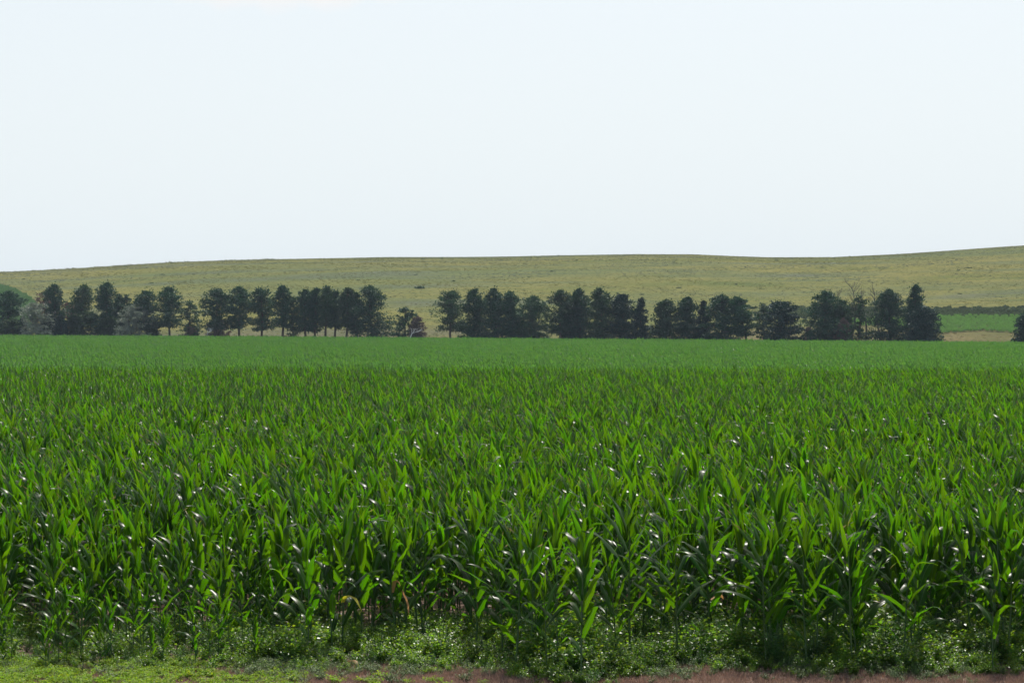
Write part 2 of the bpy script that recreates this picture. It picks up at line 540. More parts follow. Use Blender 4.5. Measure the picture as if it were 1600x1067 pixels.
NV = 16
DESIGN = [corn_design(k) for k in range(NV)]


def corn_joined(k, seg, flat, mats, keep=1.0, zmin=0.0, wf=1.0):
    H, ls = DESIGN[k % NV]
    b = MB()
    for i, d in enumerate(ls):
        if d['h0'] < zmin: continue
        if keep < 1 and rng.random() > keep: continue
        b.grid(leaf_sheet(d, seg, flat, wf), d['tint'], 0)
    if not flat:
        P, r = stalk_pts(H, k); b.tube(P, r, 5, 0.5, 1)
    return b


def full_mesh(k):
    return corn_joined(k, 8, False, None)


mats2 = [M['corn'], M['stalk']]
near_meshes = [full_mesh(k).mesh('corn_plant_%d' % k, mats2) for k in range(NV)]

SL = R(25)
RD = np.array([math.sin(SL), math.cos(SL)])      # along the rows
SPX = 0.735                                      # row pitch measured across the view
PITCH = SPX * math.cos(SL)


def row_origin(i):
    return np.array([4.04 + SPX * i, 32.0])


def edge_d(px):
    return np.interp(px, [-600, 0, 320, 460, 560, 640, 720, 760, 795, 863, 932, 992, 1078, 1144, 1204, 1288, 1440, 1600, 2200],
                     [32.4, 32.3, 32.4, 32.6, 34.0, 34.2, 34.8, 33.0, 32.0, 31.3, 31.1, 31.8, 33.0, 34.0, 32.1, 31.9, 32.1, 32.1, 32.2])


# rows near the camera, plant by plant: y from the field edge to 74 m
NEAR_END = 74.0
P_near = []
for i in range(-90, 60):
    o = row_origin(i)
    u = np.arange(-4, 56, 0.185) + rng.uniform(0, 0.18)
    u = u + rng.normal(0, 0.025, len(u))
    x = o[0] + u * RD[0] + rng.normal(0, 0.03, len(u)); y = o[1] + u * RD[1]
    px = 800 + F * x / np.maximum(y, 10)
    e = edge_d(px) - 0.8 + 0.15 * math.sin(i * 2.3)
    ok = (y > e) & (y < NEAR_END) & (np.abs(x) < y * 0.27 + 5.0)
    dep = y - e
    sc = rng.normal(1.0, 0.09, len(u))
    left = (px < 430)
    young = left & (y < 35.0)
    sc = np.where(young, 0.30 + 0.52 * np.clip(dep / 3.0, 0, 1) * rng.uniform(0.8, 1.15, len(u)) + rng.uniform(0, 0.14, len(u)), sc)
    sc = np.where(left & (y >= 35) & (y < 40), sc * (0.84 + 0.16 * (y - 35) / 5), sc)
    keep = rng.random(len(u)) < np.where(young, 0.36, np.where(dep < 2.2, 0.36, np.where(dep < 6, 0.6, 0.78)))
    ok &= keep
    for j in np.nonzero(ok)[0]:
        P_near.append((x[j], y[j], sc[j], i, px[j]))
P_near = np.array(P_near)
order = np.argsort(P_near[:, 1])
P_near = P_near[order]
inview = (P_near[:, 4] > 2) & (P_near[:, 4] < 1598)
single = np.zeros(len(P_near), bool)
single[np.nonzero(inview)[0][:300]] = True

# --- the 300 nearest plants as things with stalk and leaves
proto_parts = []
for k in range(NV):
    H, ls = DESIGN[k]
    b = MB(); P, r = stalk_pts(H, k); b.tube(P, r, 6, 0.5)
    parts = [('stalk', b.mesh('stalk_mesh_%d' % k, M['stalk']))]
    for d in ls:
        b = MB(); b.grid(leaf_sheet(d, 9), d['tint'])
        parts.append(('leaf', b.mesh('leaf_mesh_%d' % k, M['corn'])))
    proto_parts.append(parts)
LOOK = ['upright narrow leaves', 'leaves arching over', 'broad leaves', 'ragged bent leaves']
ORD = ['first', 'second', 'third', 'fourth', 'fifth', 'sixth', 'seventh', 'eighth', 'ninth', 'tenth', 'eleventh', 'twelfth', 'thirteenth', 'fourteenth',
       'fifteenth', 'sixteenth', 'seventeenth', 'eighteenth', 'nineteenth', 'twentieth', 'twenty-first', 'twenty-second', 'twenty-third', 'twenty-fourth',
       'twenty-fifth', 'twenty-sixth', 'twenty-seventh', 'twenty-eighth', 'twenty-ninth', 'thirtieth', 'thirty-first', 'thirty-second', 'thirty-third', 'thirty-fourth']
sel = P_near[single]
rows_seen = sorted({int(r[3]) for r in sel}, key=lambda i: min(q[4] for q in sel if int(q[3]) == i))
rank = {i: n for n, i in enumerate(rows_seen)}
depth_count = {}
first_of_kind = {}
corn_things = []
for n, (x, y, sc, i, px) in enumerate(sel):
    k = int(rng.integers(0, NV))
    i = int(i)
    dcount = depth_count.get(i, 0); depth_count[i] = dcount + 1
    z = float(terrain(x, y))
    if k not in first_of_kind:
        root = link('corn_plant', None)
        kids = [link(nm, me, root) for nm, me in proto_parts[k]]
        first_of_kind[k] = (root, kids)
    else:
        r0, k0 = first_of_kind[k]
        root = r0.copy(); COL.objects.link(root); kids = []
        for c0 in k0:
            c = c0.copy(); COL.objects.link(c); c.parent = root; kids.append(c)
    root.location = (x, y, z); root.rotation_euler = (rng.normal(0, 0.035), rng.normal(-0.03, 0.04), rng.uniform(-0.45, 0.45))
    root.scale = (sc, sc, sc * rng.uniform(0.95, 1.05))
    size = 'small young' if sc < 0.62 else 'short' if sc < 0.93 else 'tall' if sc > 1.04 else 'green'
    place = ORD[dcount] + (' plant back' if dcount else '')
    lab = '%s corn plant with %s at field edge, %s row from left' % (size, LOOK[k % 4], ORD[rank[i]])
    if dcount:
        lab = '%s corn plant with %s, %s back in %s row from left' % (size, LOOK[k % 4], ORD[dcount], ORD[rank[i]])
    tag(root, lab, 'corn plant', 'corn plants along the near edge of the field')
    corn_things.append((root, kids, px, y, sc))


def nearest_corn(px, y):
    return min(corn_things, key=lambda c: abs(c[2] - px) + 30 * abs(c[3] - y))


def odd_leaf(px, y, mat, words, **kw):
    root, kids, cx, cy, sc = nearest_corn(px, y)
    b = MB(); b.grid(corn_leaf(seg=9, **kw), 0.5)
    tag(link('leaf', b.mesh('leaf_odd', mat), root), words)
    root['label'] = root['label'].split(' with ')[0] + ' with a ' + words + ',' + root['label'].split(',', 1)[1]


odd_leaf(532, 32.2, M['corn_yellow'], 'yellow leaf', h0=0.75, az=R(-75), a0=0.35, L=0.62, W=0.12, droop=2.6, p=0.9, wave=0.06, twist=0.5, lean=0)
odd_leaf(615, 32.4, M['corn_dry'], 'withered tan leaf', h0=0.95, az=R(-60), a0=0.3, L=0.95, W=0.085, droop=1.2, p=1.0, wave=0.16, twist=2.2, lean=0, kink=(0.28, 1.9))
odd_leaf(1330, 32.6, M['corn_yellow'], 'yellow-tipped leaf', h0=1.45, az=R(20), a0=0.35, L=0.75, W=0.05, droop=0.5, p=1.5, wave=0.1, twist=0.8, lean=0)
odd_leaf(1100, 33.0, M['corn_dry'], 'dry tan lower leaf', h0=0.8, az=R(15), a0=1.0, L=0.45, W=0.07, droop=1.4, p=1.0, wave=0.15, twist=1.0, lean=0)
odd_leaf(1395, 32.5, M['corn_dry'], 'dry tan lower leaf', h0=0.95, az=R(10), a0=1.2, L=0.35, W=0.06, droop=0.8, p=1.0, wave=0.15, twist=1.4, lean=0)

# --- everything behind them: one mass
rest = P_near[~single]
pts = [np.stack([rest[:, 0], rest[:, 1], terrain(rest[:, 0], rest[:, 1])], -1)]
rzs = [rng.uniform(-0.45, 0.45, len(rest))]; scs = [rest[:, 2]]; ids = [rng.integers(0, NV, len(rest))]
tilt = [rng.normal(0, 0.05, (len(rest), 2))]

mid_meshes = []
for q in range(8):
    b = MB()
    for j in range(7):
        k = int(rng.integers(0, NV))
        b.add(corn_joined(k, 5, False, None, wf=0.76), (rng.normal(0, 0.03), j * 0.158 + rng.normal(0, 0.03), rng.normal(0, 0.06)), rng.uniform(-0.4, 0.4), rng.normal(1, 0.07))
    mid_meshes.append(b.mesh('corn_run_%d' % q, mats2))


def patch_meshes(nq, rows, n, seg, mat):
    out = []
    for q in range(nq):
        b = MB()
        for a in range(rows):
            for j in range(n):
                k = int(rng.integers(0, NV))
                b.add(corn_joined(k, seg, True, None, 0.9, 0.5), ((a - (rows - 1) / 2) * PITCH + rng.normal(0, 0.04), j * 0.19 + rng.normal(0, 0.03), rng.normal(0, 0.06)),
                      rng.uniform(-0.4, 0.4), rng.normal(1, 0.06))
        out.append(b.mesh('corn_block', [mat]))
    return out


def row_grid(y0, y1, step_u, step_i, jit=0.0):
    i = np.arange(-900, 900, step_i); Ly = (y1 + 2 - 32) / RD[1]
    u = np.arange((y0 - 4 - 32) / RD[1], Ly, step_u)
    I, U = np.meshgrid(i, u)
    U = U + rng.uniform(0, step_u, i.shape)[None]
    x = 4.04 + SPX * I + U * RD[0]; y = 32 + U * RD[1]
    x, y = x.ravel(), y.ravel()
    ok = (y >= y0) & (y < y1) & (np.abs(x) < y * 0.268 + 4)
    return x[ok], y[ok]


def tree_y(px):
    return 562 - np.clip(px, -300, 1900) / 1600 * 92


x, y = row_grid(NEAR_END, 150, 1.11, 1)
pts.append(np.stack([x, y, terrain(x, y)], -1)); rzs.append(np.full(len(x), -SL)); scs.append(rng.normal(1, 0.035, len(x)))
ids.append(NV + rng.integers(0, 8, len(x))); tilt.append(np.zeros((len(x), 2)))
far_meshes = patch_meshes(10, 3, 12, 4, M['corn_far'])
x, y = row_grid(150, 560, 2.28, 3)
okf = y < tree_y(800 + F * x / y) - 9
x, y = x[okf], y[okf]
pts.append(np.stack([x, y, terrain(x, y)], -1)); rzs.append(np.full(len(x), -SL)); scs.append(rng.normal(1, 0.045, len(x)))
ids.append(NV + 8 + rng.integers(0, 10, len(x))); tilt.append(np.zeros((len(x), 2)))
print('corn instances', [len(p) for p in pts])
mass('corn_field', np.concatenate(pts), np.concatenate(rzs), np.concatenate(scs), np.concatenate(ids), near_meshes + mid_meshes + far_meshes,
     'dense green corn filling the whole field behind the front plants', 'corn', np.concatenate(tilt))


# ------------------------------------------------------------------ weeds and strip along the field edge
def weed(seed, H, W, nst, nl, ls, narrow=0.4):
    g = np.random.default_rng(seed)
    b = MB()
    for s_ in range(nst):
        az = g.uniform(0, 2 * PI); out = W * math.sqrt(g.random()); h = H * g.uniform(0.55, 1.0) * (1 - 0.35 * out / W)
        tt = np.linspace(0, 1, 5)
        C = np.stack([out * tt ** 1.3 * math.cos(az), out * tt ** 1.3 * math.sin(az), h * tt], -1)
        b.tube(C, np.linspace(0.006, 0.002, 5), 3, 0.3)
        f = g.uniform(0.12, 1, nl)
        c = np.stack([np.interp(f, tt, C[:, j]) for j in range(3)], -1)
        a = g.uniform(0, 2 * PI, nl); el = g.uniform(-0.35, 0.9, nl)
        L = ls * g.uniform(0.6, 1.25, nl) * (1.15 - 0.5 * f)
        d = np.stack([np.cos(a) * np.cos(el), np.sin(a) * np.cos(el), np.sin(el)], -1)
        side = np.cross(d, np.array([0, 0, 1.0])) + g.normal(0, 0.35, (nl, 3)); side /= np.linalg.norm(side, axis=1, keepdims=True)
        stem = c + d * (L * 0.5)[:, None]
        w = (L * narrow)[:, None]; d1 = d * L[:, None]
        sag = np.array([0, 0, -0.25]) * L[:, None]
        Q = np.stack([stem, stem + d1 * 0.45 - side * w, stem + d1 + sag, stem + d1 * 0.45 + side * w], 1)
        b.quads(Q, g.random(nl))
    return b


weed_meshes = []
for q in range(8):
    m_ = M['weed'] if q % 3 else M['weed_dark']
    weed_meshes.append(weed(300 + q, 0.62, 0.30, 11, 34, 0.042 + 0.022 * (q % 3), 0.26 + 0.07 * (q % 3)).mesh('weed_%d' % q, m_))

n = 4600
wx = rng.uniform(-13.5, 14.5, n)
wd = rng.random(n) ** 1.2
wpx = 800 + F * wx / 33
base = np.minimum(edge_d(wpx), 32.3) - np.where(wpx < 450, 1.1, 1.2)
wy = base + wd * 5.2
wpx = 800 + F * wx / wy
hgt = np.where(wpx < 450, 0.72, np.where(wpx < 900, 0.95, 1.15))
hgt = hgt * (0.36 + 0.8 * np.clip((wy - base) / 1.3, 0, 1)) * (0.8 + 0.3 * np.sin(wx * 1.9) * np.sin(wx * 0.7 + 1)) * rng.uniform(0.55, 1.35, n)
dens = 0.55 + 0.45 * np.sin(wx * 2.7 + wy * 2.1)
ok = rng.random(n) < np.clip(0.25 + dens, 0, 1)
wi = rng.integers(0, 8, n)
mass('weeds', np.stack([wx, wy, terrain(wx, wy)], -1)[ok], rng.uniform(0, 6.28, n)[ok], hgt[ok], wi[ok], weed_meshes,
     'tangle of leafy green weeds growing between the front corn stalks', 'weeds', drop=0.01)

# larger single weeds that stand out at the foot of the corn
W_SPOT = [(455, 32.4, 0.95, 'bushy dark weed at the corn edge left of centre, left of the tan leaf scraps', 1),
          (590, 32.0, 1.0, 'broad bright green weed below the withered tan corn leaf', 0),
          (690, 32.3, 1.15, 'tall bright leafy weed right of the withered tan corn leaf', 0),
          (745, 31.9, 1.05, 'rounded green weed between the centre bare soil and the centre corn stalks', 0),
          (1080, 32.4, 1.15, 'dark bushy weed under the right-of-centre corn, left of the blackest weed clump', 1),
          (1208, 31.9, 1.45, 'largest blackish weed clump at the foot of the broad-leaved corn right of centre', 1),
          (1270, 32.0, 1.05, 'dark weed beside the largest blackish weed clump, on its right', 1),
          (1425, 31.9, 1.25, 'dark rounded weed under the second tall corn plant from the right', 1),
          (1550, 32.0, 1.25, 'dark weed clump nearest the right edge of the photo', 1),
          (320, 32.6, 0.7, 'low olive weed on the left beside a small young corn plant', 0)]
wroot = None
for (px, d, s_, lab, dk) in W_SPOT:
    x = (px - 800) / F * d
    root = link('weed_plant', None, None, (x, d, float(terrain(x, d)) - 0.01), rng.uniform(0, 6), s_)
    g_ = weed(500 + px, 0.6, 0.33, 16, 40, 0.05, 0.36)
    tag(link('foliage', g_.mesh('weed_foliage', M['weed_dark'] if dk else M['weed']), root), kind='stuff')
    b = MB()
    for a in range(4):
        b2 = [(0, 0, 0), (0.03 * math.cos(a * 1.6), 0.03 * math.sin(a * 1.6), 0.2), (0.1 * math.cos(a * 1.6), 0.1 * math.sin(a * 1.6), 0.5)]
        b.tube(b2, [0.009, 0.007, 0.004], 5)
    link('stem', b.mesh('weed_stem', M['stalk']), root)
    tag(root, lab, 'weed', 'larger weeds at the foot of the corn')

# low bright mat of weeds, bottom left
low_meshes = [weed(700 + q, 0.10, 0.14, 9, 16, 0.034, 0.42).mesh('low_weed_%d' % q, M['low_weed']) for q in range(5)]
n = 6500
lx = rng.uniform(-13, 1.5, n); ly = rng.uniform(28.5, 32.4, n)
lpx = 800 + F * lx / ly; lpy = HOR + CAMZ * F / ly
lim = np.interp(lpx, [-600, 0, 160, 300, 430, 560, 700], [1030, 1030, 1033, 1038, 1050, 1070, 1100])
pr = np.where(lpy > lim, np.interp(lpx, [0, 280, 440, 620], [1, 0.95, 0.35, 0.04]), 0.22)
pr = np.where((lpx > 500) & (lpy < lim), 0.05, pr)
pr *= 0.55 + 0.45 * np.sin(lx * 3.1 + 1.2 * np.sin(ly * 4)) 
ok = rng.random(n) < pr * 1.25
mass('low_weeds', np.stack([lx, ly, terrain(lx, ly)], -1)[ok], rng.uniform(0, 6.28, n)[ok], rng.uniform(0.7, 1.5, n)[ok], rng.integers(0, 5, n)[ok], low_meshes,
     'bright yellow-green mat of low weeds along the bottom left edge', 'weeds')


def tuft(seed, nb, h, w, spread_, bw, curl=0.6):
    g = np.random.default_rng(seed)
    a = g.uniform(0, 2 * PI, nb); r = spread_ * np.sqrt(g.random(nb)); hh = h * g.uniform(0.5, 1.1, nb); o = w * g.uniform(0.2, 1, nb)
    p0 = np.stack([r * np.cos(a), r * np.sin(a), 0 * a], -1)
    dr = np.stack([np.cos(a + g.normal(0, 0.6, nb)), np.sin(a), 0 * a], -1)
    p1 = p0 + dr * (o * 0.35)[:, None] + np.array([0, 0, 1]) * (hh * 0.6)[:, None]
    p2 = p0 + dr * o[:, None] + np.array([0, 0, 1]) * hh[:, None]
    sa = g.uniform(0, PI, nb); sd = np.stack([np.cos(sa), np.sin(sa), 0 * sa], -1) * bw
    b = MB(); tn = g.random(nb)
    b.quads(np.stack([p0 - sd, p0 + sd, p1 + sd * 0.8, p1 - sd * 0.8], 1), tn)
    b.quads(np.stack([p1 - sd * 0.8, p1 + sd * 0.8, p2 + sd * 0.1, p2 - sd * 0.1], 1), tn)
    return b


dg = [tuft(800 + q, 26, 0.10, 0.06, 0.09, 0.0035).mesh('dry_tuft_%d' % q, M['dry_grass']) for q in range(5)]
n = 34000
gx = rng.uniform(-13, 13, n); gy = rng.uniform(22.5, 32.6, n)
gpx = 800 + F * gx / gy
e = np.minimum(edge_d(gpx), 32.3) - 0.5
ok = (gy < e + 0.2) & (rng.random(n) < np.interp(gpx, [0, 300, 560, 2000], [0.25, 0.4, 1, 1]))
mass('dry_grass', np.stack([gx, gy, terrain(gx, gy)], -1)[ok], rng.uniform(0, 6.28, n)[ok], rng.uniform(0.5, 1.1, n)[ok], rng.integers(0, 5, n)[ok], dg,
     'short dry reddish brown grass stubble along the bottom edge', 'grass', drop=0.005)

sd_m = [weed(900 + q, 0.13, 0.10, 8, 18, 0.028, 0.22).mesh('seedling_%d' % q, M['seedling']) for q in range(5)]
n = 6000
gx = rng.uniform(-13, 13, n); gy = rng.uniform(30.2, 32.3, n)
gpx = 800 + F * gx / gy; gpy = HOR + CAMZ * F / gy
pr = np.interp(gpy, [1030, 1045, 1056, 1064], [0.6, 0.9, 0.5, 0.12]) * np.clip(0.5 + 0.8 * np.sin(gx * 2.3) * np.sin(gx * 0.9 + 2), 0.08, 1) * np.where(gpx < 330, 0.3, 1)
ok = rng.random(n) < pr
mass('seedlings', np.stack([gx, gy, terrain(gx, gy)], -1)[ok], rng.uniform(0, 6.28, n)[ok], rng.uniform(0.7, 1.7, n)[ok], rng.integers(0, 5, n)[ok], sd_m,
     'grey-green feathery seedlings dotted along the bare soil strip', 'seedlings')

for (px, d, lab, a) in [(512, 31.9, 'tan husk scrap among the weeds left of centre, the upper one', 0.4), (560, 31.6, 'tan husk scrap on the soil left of centre, the lower one', 2.2)]:
    b = MB(); b.grid(corn_leaf(h0=0.02, az=a, a0=1.1, L=0.24, W=0.06, droop=0.9, p=1.2, seg=7, wave=0.15, twist=1.5, lean=0), 0.5)
    x = (px - 800) / F * d
    tag(link('corn_husk', b.mesh('corn_husk', M['corn_dry']), None, (x, d, 0.06)), lab, 'dry husk', 'dry husk scraps on the soil')


# ------------------------------------------------------------------ trees
def tree_parts(seed, H, Wd, kind):
    """H, Wd in metres. returns (wood builder, crown builder)"""
    g = np.random.default_rng(seed)
    wood, crown = MB(), MB()
    lean = g.normal(0, 0.02) * H
    tz = np.linspace(-0.3, H * 0.93, 9); tt = np.clip(tz / H, 0, 1)
    if kind == 'leaning': lean = -0.22 * H
    tx = lean * tt + 0.012 * H * np.sin(tt * 7 + seed); ty = 0.01 * H * np.sin(tt * 6 + seed * 2)
    T = np.stack([tx, ty, tz], -1)
    r0 = 0.020 * H + 0.05
    if kind not in ('silver', 'bush'):
        wood.tube(T, r0 * (1 - 0.9 * tt) + 0.015, 7)
    hw = Wd / 2 * {'pine': 1.22, 'full': 1.16, 'cone': 1.3, 'dome': 1.0, 'sparse': 1.3, 'leaning': 1.2}.get(kind, 1.0)
    if kind in ('pine', 'leaning'):
        lo = g.uniform(0.22, 0.34)
        prof = lambda f: np.interp(f, [0, lo, lo + 0.12, 0.5, 0.7, 0.85, 0.95, 1.0], [0.25, 0.7, 1.0, 1.04, 0.92, 0.66, 0.38, 0.08])
        nl, cs = 84, 0.80
    elif kind == 'full':
        lo = 0.04
        prof = lambda f: np.interp(f, [0, 0.12, 0.35, 0.6, 0.8, 0.93, 1.0], [0.9, 1.02, 1.02, 0.92, 0.68, 0.38, 0.08])
        nl, cs = 125, 0.85
    elif kind == 'cone':
        lo = 0.03
        prof = lambda f: np.interp(f, [0, 0.1, 0.4, 0.7, 0.9, 1.0], [0.95, 1.0, 0.8, 0.5, 0.24, 0.05])
        nl, cs = 110, 0.7
    elif kind == 'dome':
        lo = 0.03
        prof = lambda f: np.interp(f, [0, 0.2, 0.6, 0.85, 1.0], [0.9, 1.0, 0.95, 0.72, 0.3])
        nl, cs = 130, 0.85
    elif kind == 'sparse':
        lo = 0.12
        prof = lambda f: np.interp(f, [0, lo, 0.4, 0.7, 0.9, 1.0], [0.5, 0.8, 1.0, 0.8, 0.5, 0.15])
        nl, cs = 56, 0.6
    else:   # silver / bush: several stems, rounded lobes
        lo = 0.05
        prof = lambda f: np.sqrt(np.clip(1 - (np.clip(f, 0, 1) * 1.0 - 0.25) ** 2 / 0.60, 0.05, 1))
        nl, cs = 95, 0.7
        for a in range(6):
            az = a * 1.05 + g.uniform(-0.3, 0.3); o = hw * g.uniform(0.3, 0.75); h = H * g.uniform(0.6, 0.9)
            s_ = np.linspace(0, 1, 5)
            wood.tube(np.stack([o * s_ ** 1.2 * math.cos(az), o * s_ ** 1.2 * math.sin(az), h * s_ - 0.1], -1), np.linspace(0.09, 0.02, 5) * H / 8, 5)
    f = lo + (1 - lo) * (np.arange(nl) + g.uniform(0, 1, nl)) / nl
    az = g.uniform(0, 2 * PI, nl)
    lump = 1 + 0.09 * np.sin(f * 17 + seed + az) + g.normal(0, 0.07, nl)
    rad = prof(f) * hw * lump
    cen, size = [], []
    for j in range(nl):
        c0 = np.array([np.interp(f[j] * H, tz, tx), np.interp(f[j] * H, tz, ty), f[j] * H])
        d = np.array([math.cos(az[j]), math.sin(az[j]), 0.0])
        L = max(rad[j] - 0.2, 0.1)
        up = (0.22 if f[j] > 0.5 else 0.02) * L + g.normal(0, 0.08) * L
        tip = c0 + d * L + np.array([0, 0, up])
        if kind not in ('silver', 'bush') and (j % 2 == 0 or kind == 'sparse'):
            mid = (c0 + tip) / 2 + np.array([0, 0, -0.04 * L])
            wood.tube(np.stack([c0 - np.array([0, 0, 0.1 * L]), mid, tip]), [0.05 * H / 10, 0.03 * H / 10, 0.012], 4)
        m = 4 if L > 2.2 else 3 if L > 1.2 else 2
        for q in range(m):
            s_ = 1 - 0.27 * q * g.uniform(0.7, 1.2)
            cc = c0 + (tip - c0) * s_ + g.normal(0, 0.18, 3) * np.array([1, 1, 0.7])
            cen.append(cc); size.append(cs * g.uniform(0.65, 1.25) * (0.55 + 0.45 * min(1, L / 1.6)))
    if kind in ('pine', 'full', 'cone', 'leaning', 'sparse'):
        for q in range(5):
            cen.append(np.array([tx[-1], ty[-1], H * (0.93 + 0.014 * q)]) + g.normal(0, 0.08, 3)); size.append(0.34 - 0.04 * q)
    cen = np.array(cen); size = np.array(size) * (H / 11) ** 0.5
    per = 22 if kind not in ('sparse',) else 13
    n = len(cen) * per
    u = g.normal(0, 1, (n, 3)); u /= np.linalg.norm(u, axis=1, keepdims=True)
    C = np.repeat(cen, per, 0) + u * (np.repeat(size, per) * g.random(n) ** 0.45)[:, None] * np.array([1, 1, 0.62])
    far_ = g.random(n) < 0.10
    C[far_] += u[far_] * g.uniform(0.15, 0.75, (int(far_.sum()), 1)) * (H / 11)
    C[:, 2] = np.maximum(C[:, 2], 0.12)
    a = u + g.normal(0, 0.7, (n, 3)) + np.array([0, 0, 0.35]); a /= np.linalg.norm(a, axis=1, keepdims=True)
    b_ = np.cross(a, g.normal(0, 1, (n, 3))); b_ /= np.linalg.norm(b_, axis=1, keepdims=True) + 1e-9
    ln = (0.27 if kind not in ('silver', 'bush') else 0.20) * g.uniform(0.7, 1.4, n)[:, None]
    wd = ln * (0.42 if kind not in ('silver', 'bush') else 0.5)
    tnt = np.clip(np.repeat(g.random(len(cen)), per) * 0.7 + g.random(n) * 0.3, 0, 1)
    crown.quads(np.stack([C - a * ln, C - b_ * wd, C + a * ln, C + b_ * wd], 1), tnt)
    return wood, crown


def bare_parts(seed, H, Wd, dens=26, low=0.25):
    g = np.random.default_rng(seed)
    wood = MB()
    s_ = np.linspace(0, 1, 7)
    T = np.stack([0.05 * H * np.sin(s_ * 4 + seed), 0.03 * H * np.sin(s_ * 5), H * 0.9 * s_ - 0.2], -1)
    wood.tube(T, np.linspace(0.018 * H + 0.03, 0.02, 7), 6)
    for j in range(dens):
        f = g.uniform(low, 0.95); az = g.uniform(0, 2 * PI)
        c0 = np.array([np.interp(f, s_, T[:, i]) for i in range(3)])
        L = Wd * 0.5 * g.uniform(0.6, 1.1) * (1.1 - 0.5 * f)
        e1 = np.array([math.cos(az) * L, math.sin(az) * L, L * g.uniform(0.7, 1.5)])
        if c0[2] + e1[2] > H: e1 *= (H - c0[2]) / e1[2]
        pm = c0 + e1 * 0.5 + g.normal(0, 0.1, 3) * L
        wood.tube(np.stack([c0, pm, c0 + e1]), [0.055, 0.04, 0.015], 4)
        for q in range(3):
            st = c0 + e1 * g.uniform(0.4, 0.95); e2 = (e1 * g.uniform(0.25, 0.45) + g.normal(0, 0.25, 3) * L)
            e2[2] = abs(e2[2])
            wood.tube(np.stack([st, st + e2 * 0.5, st + e2]), [0.03, 0.022, 0.01], 3)
    return wood


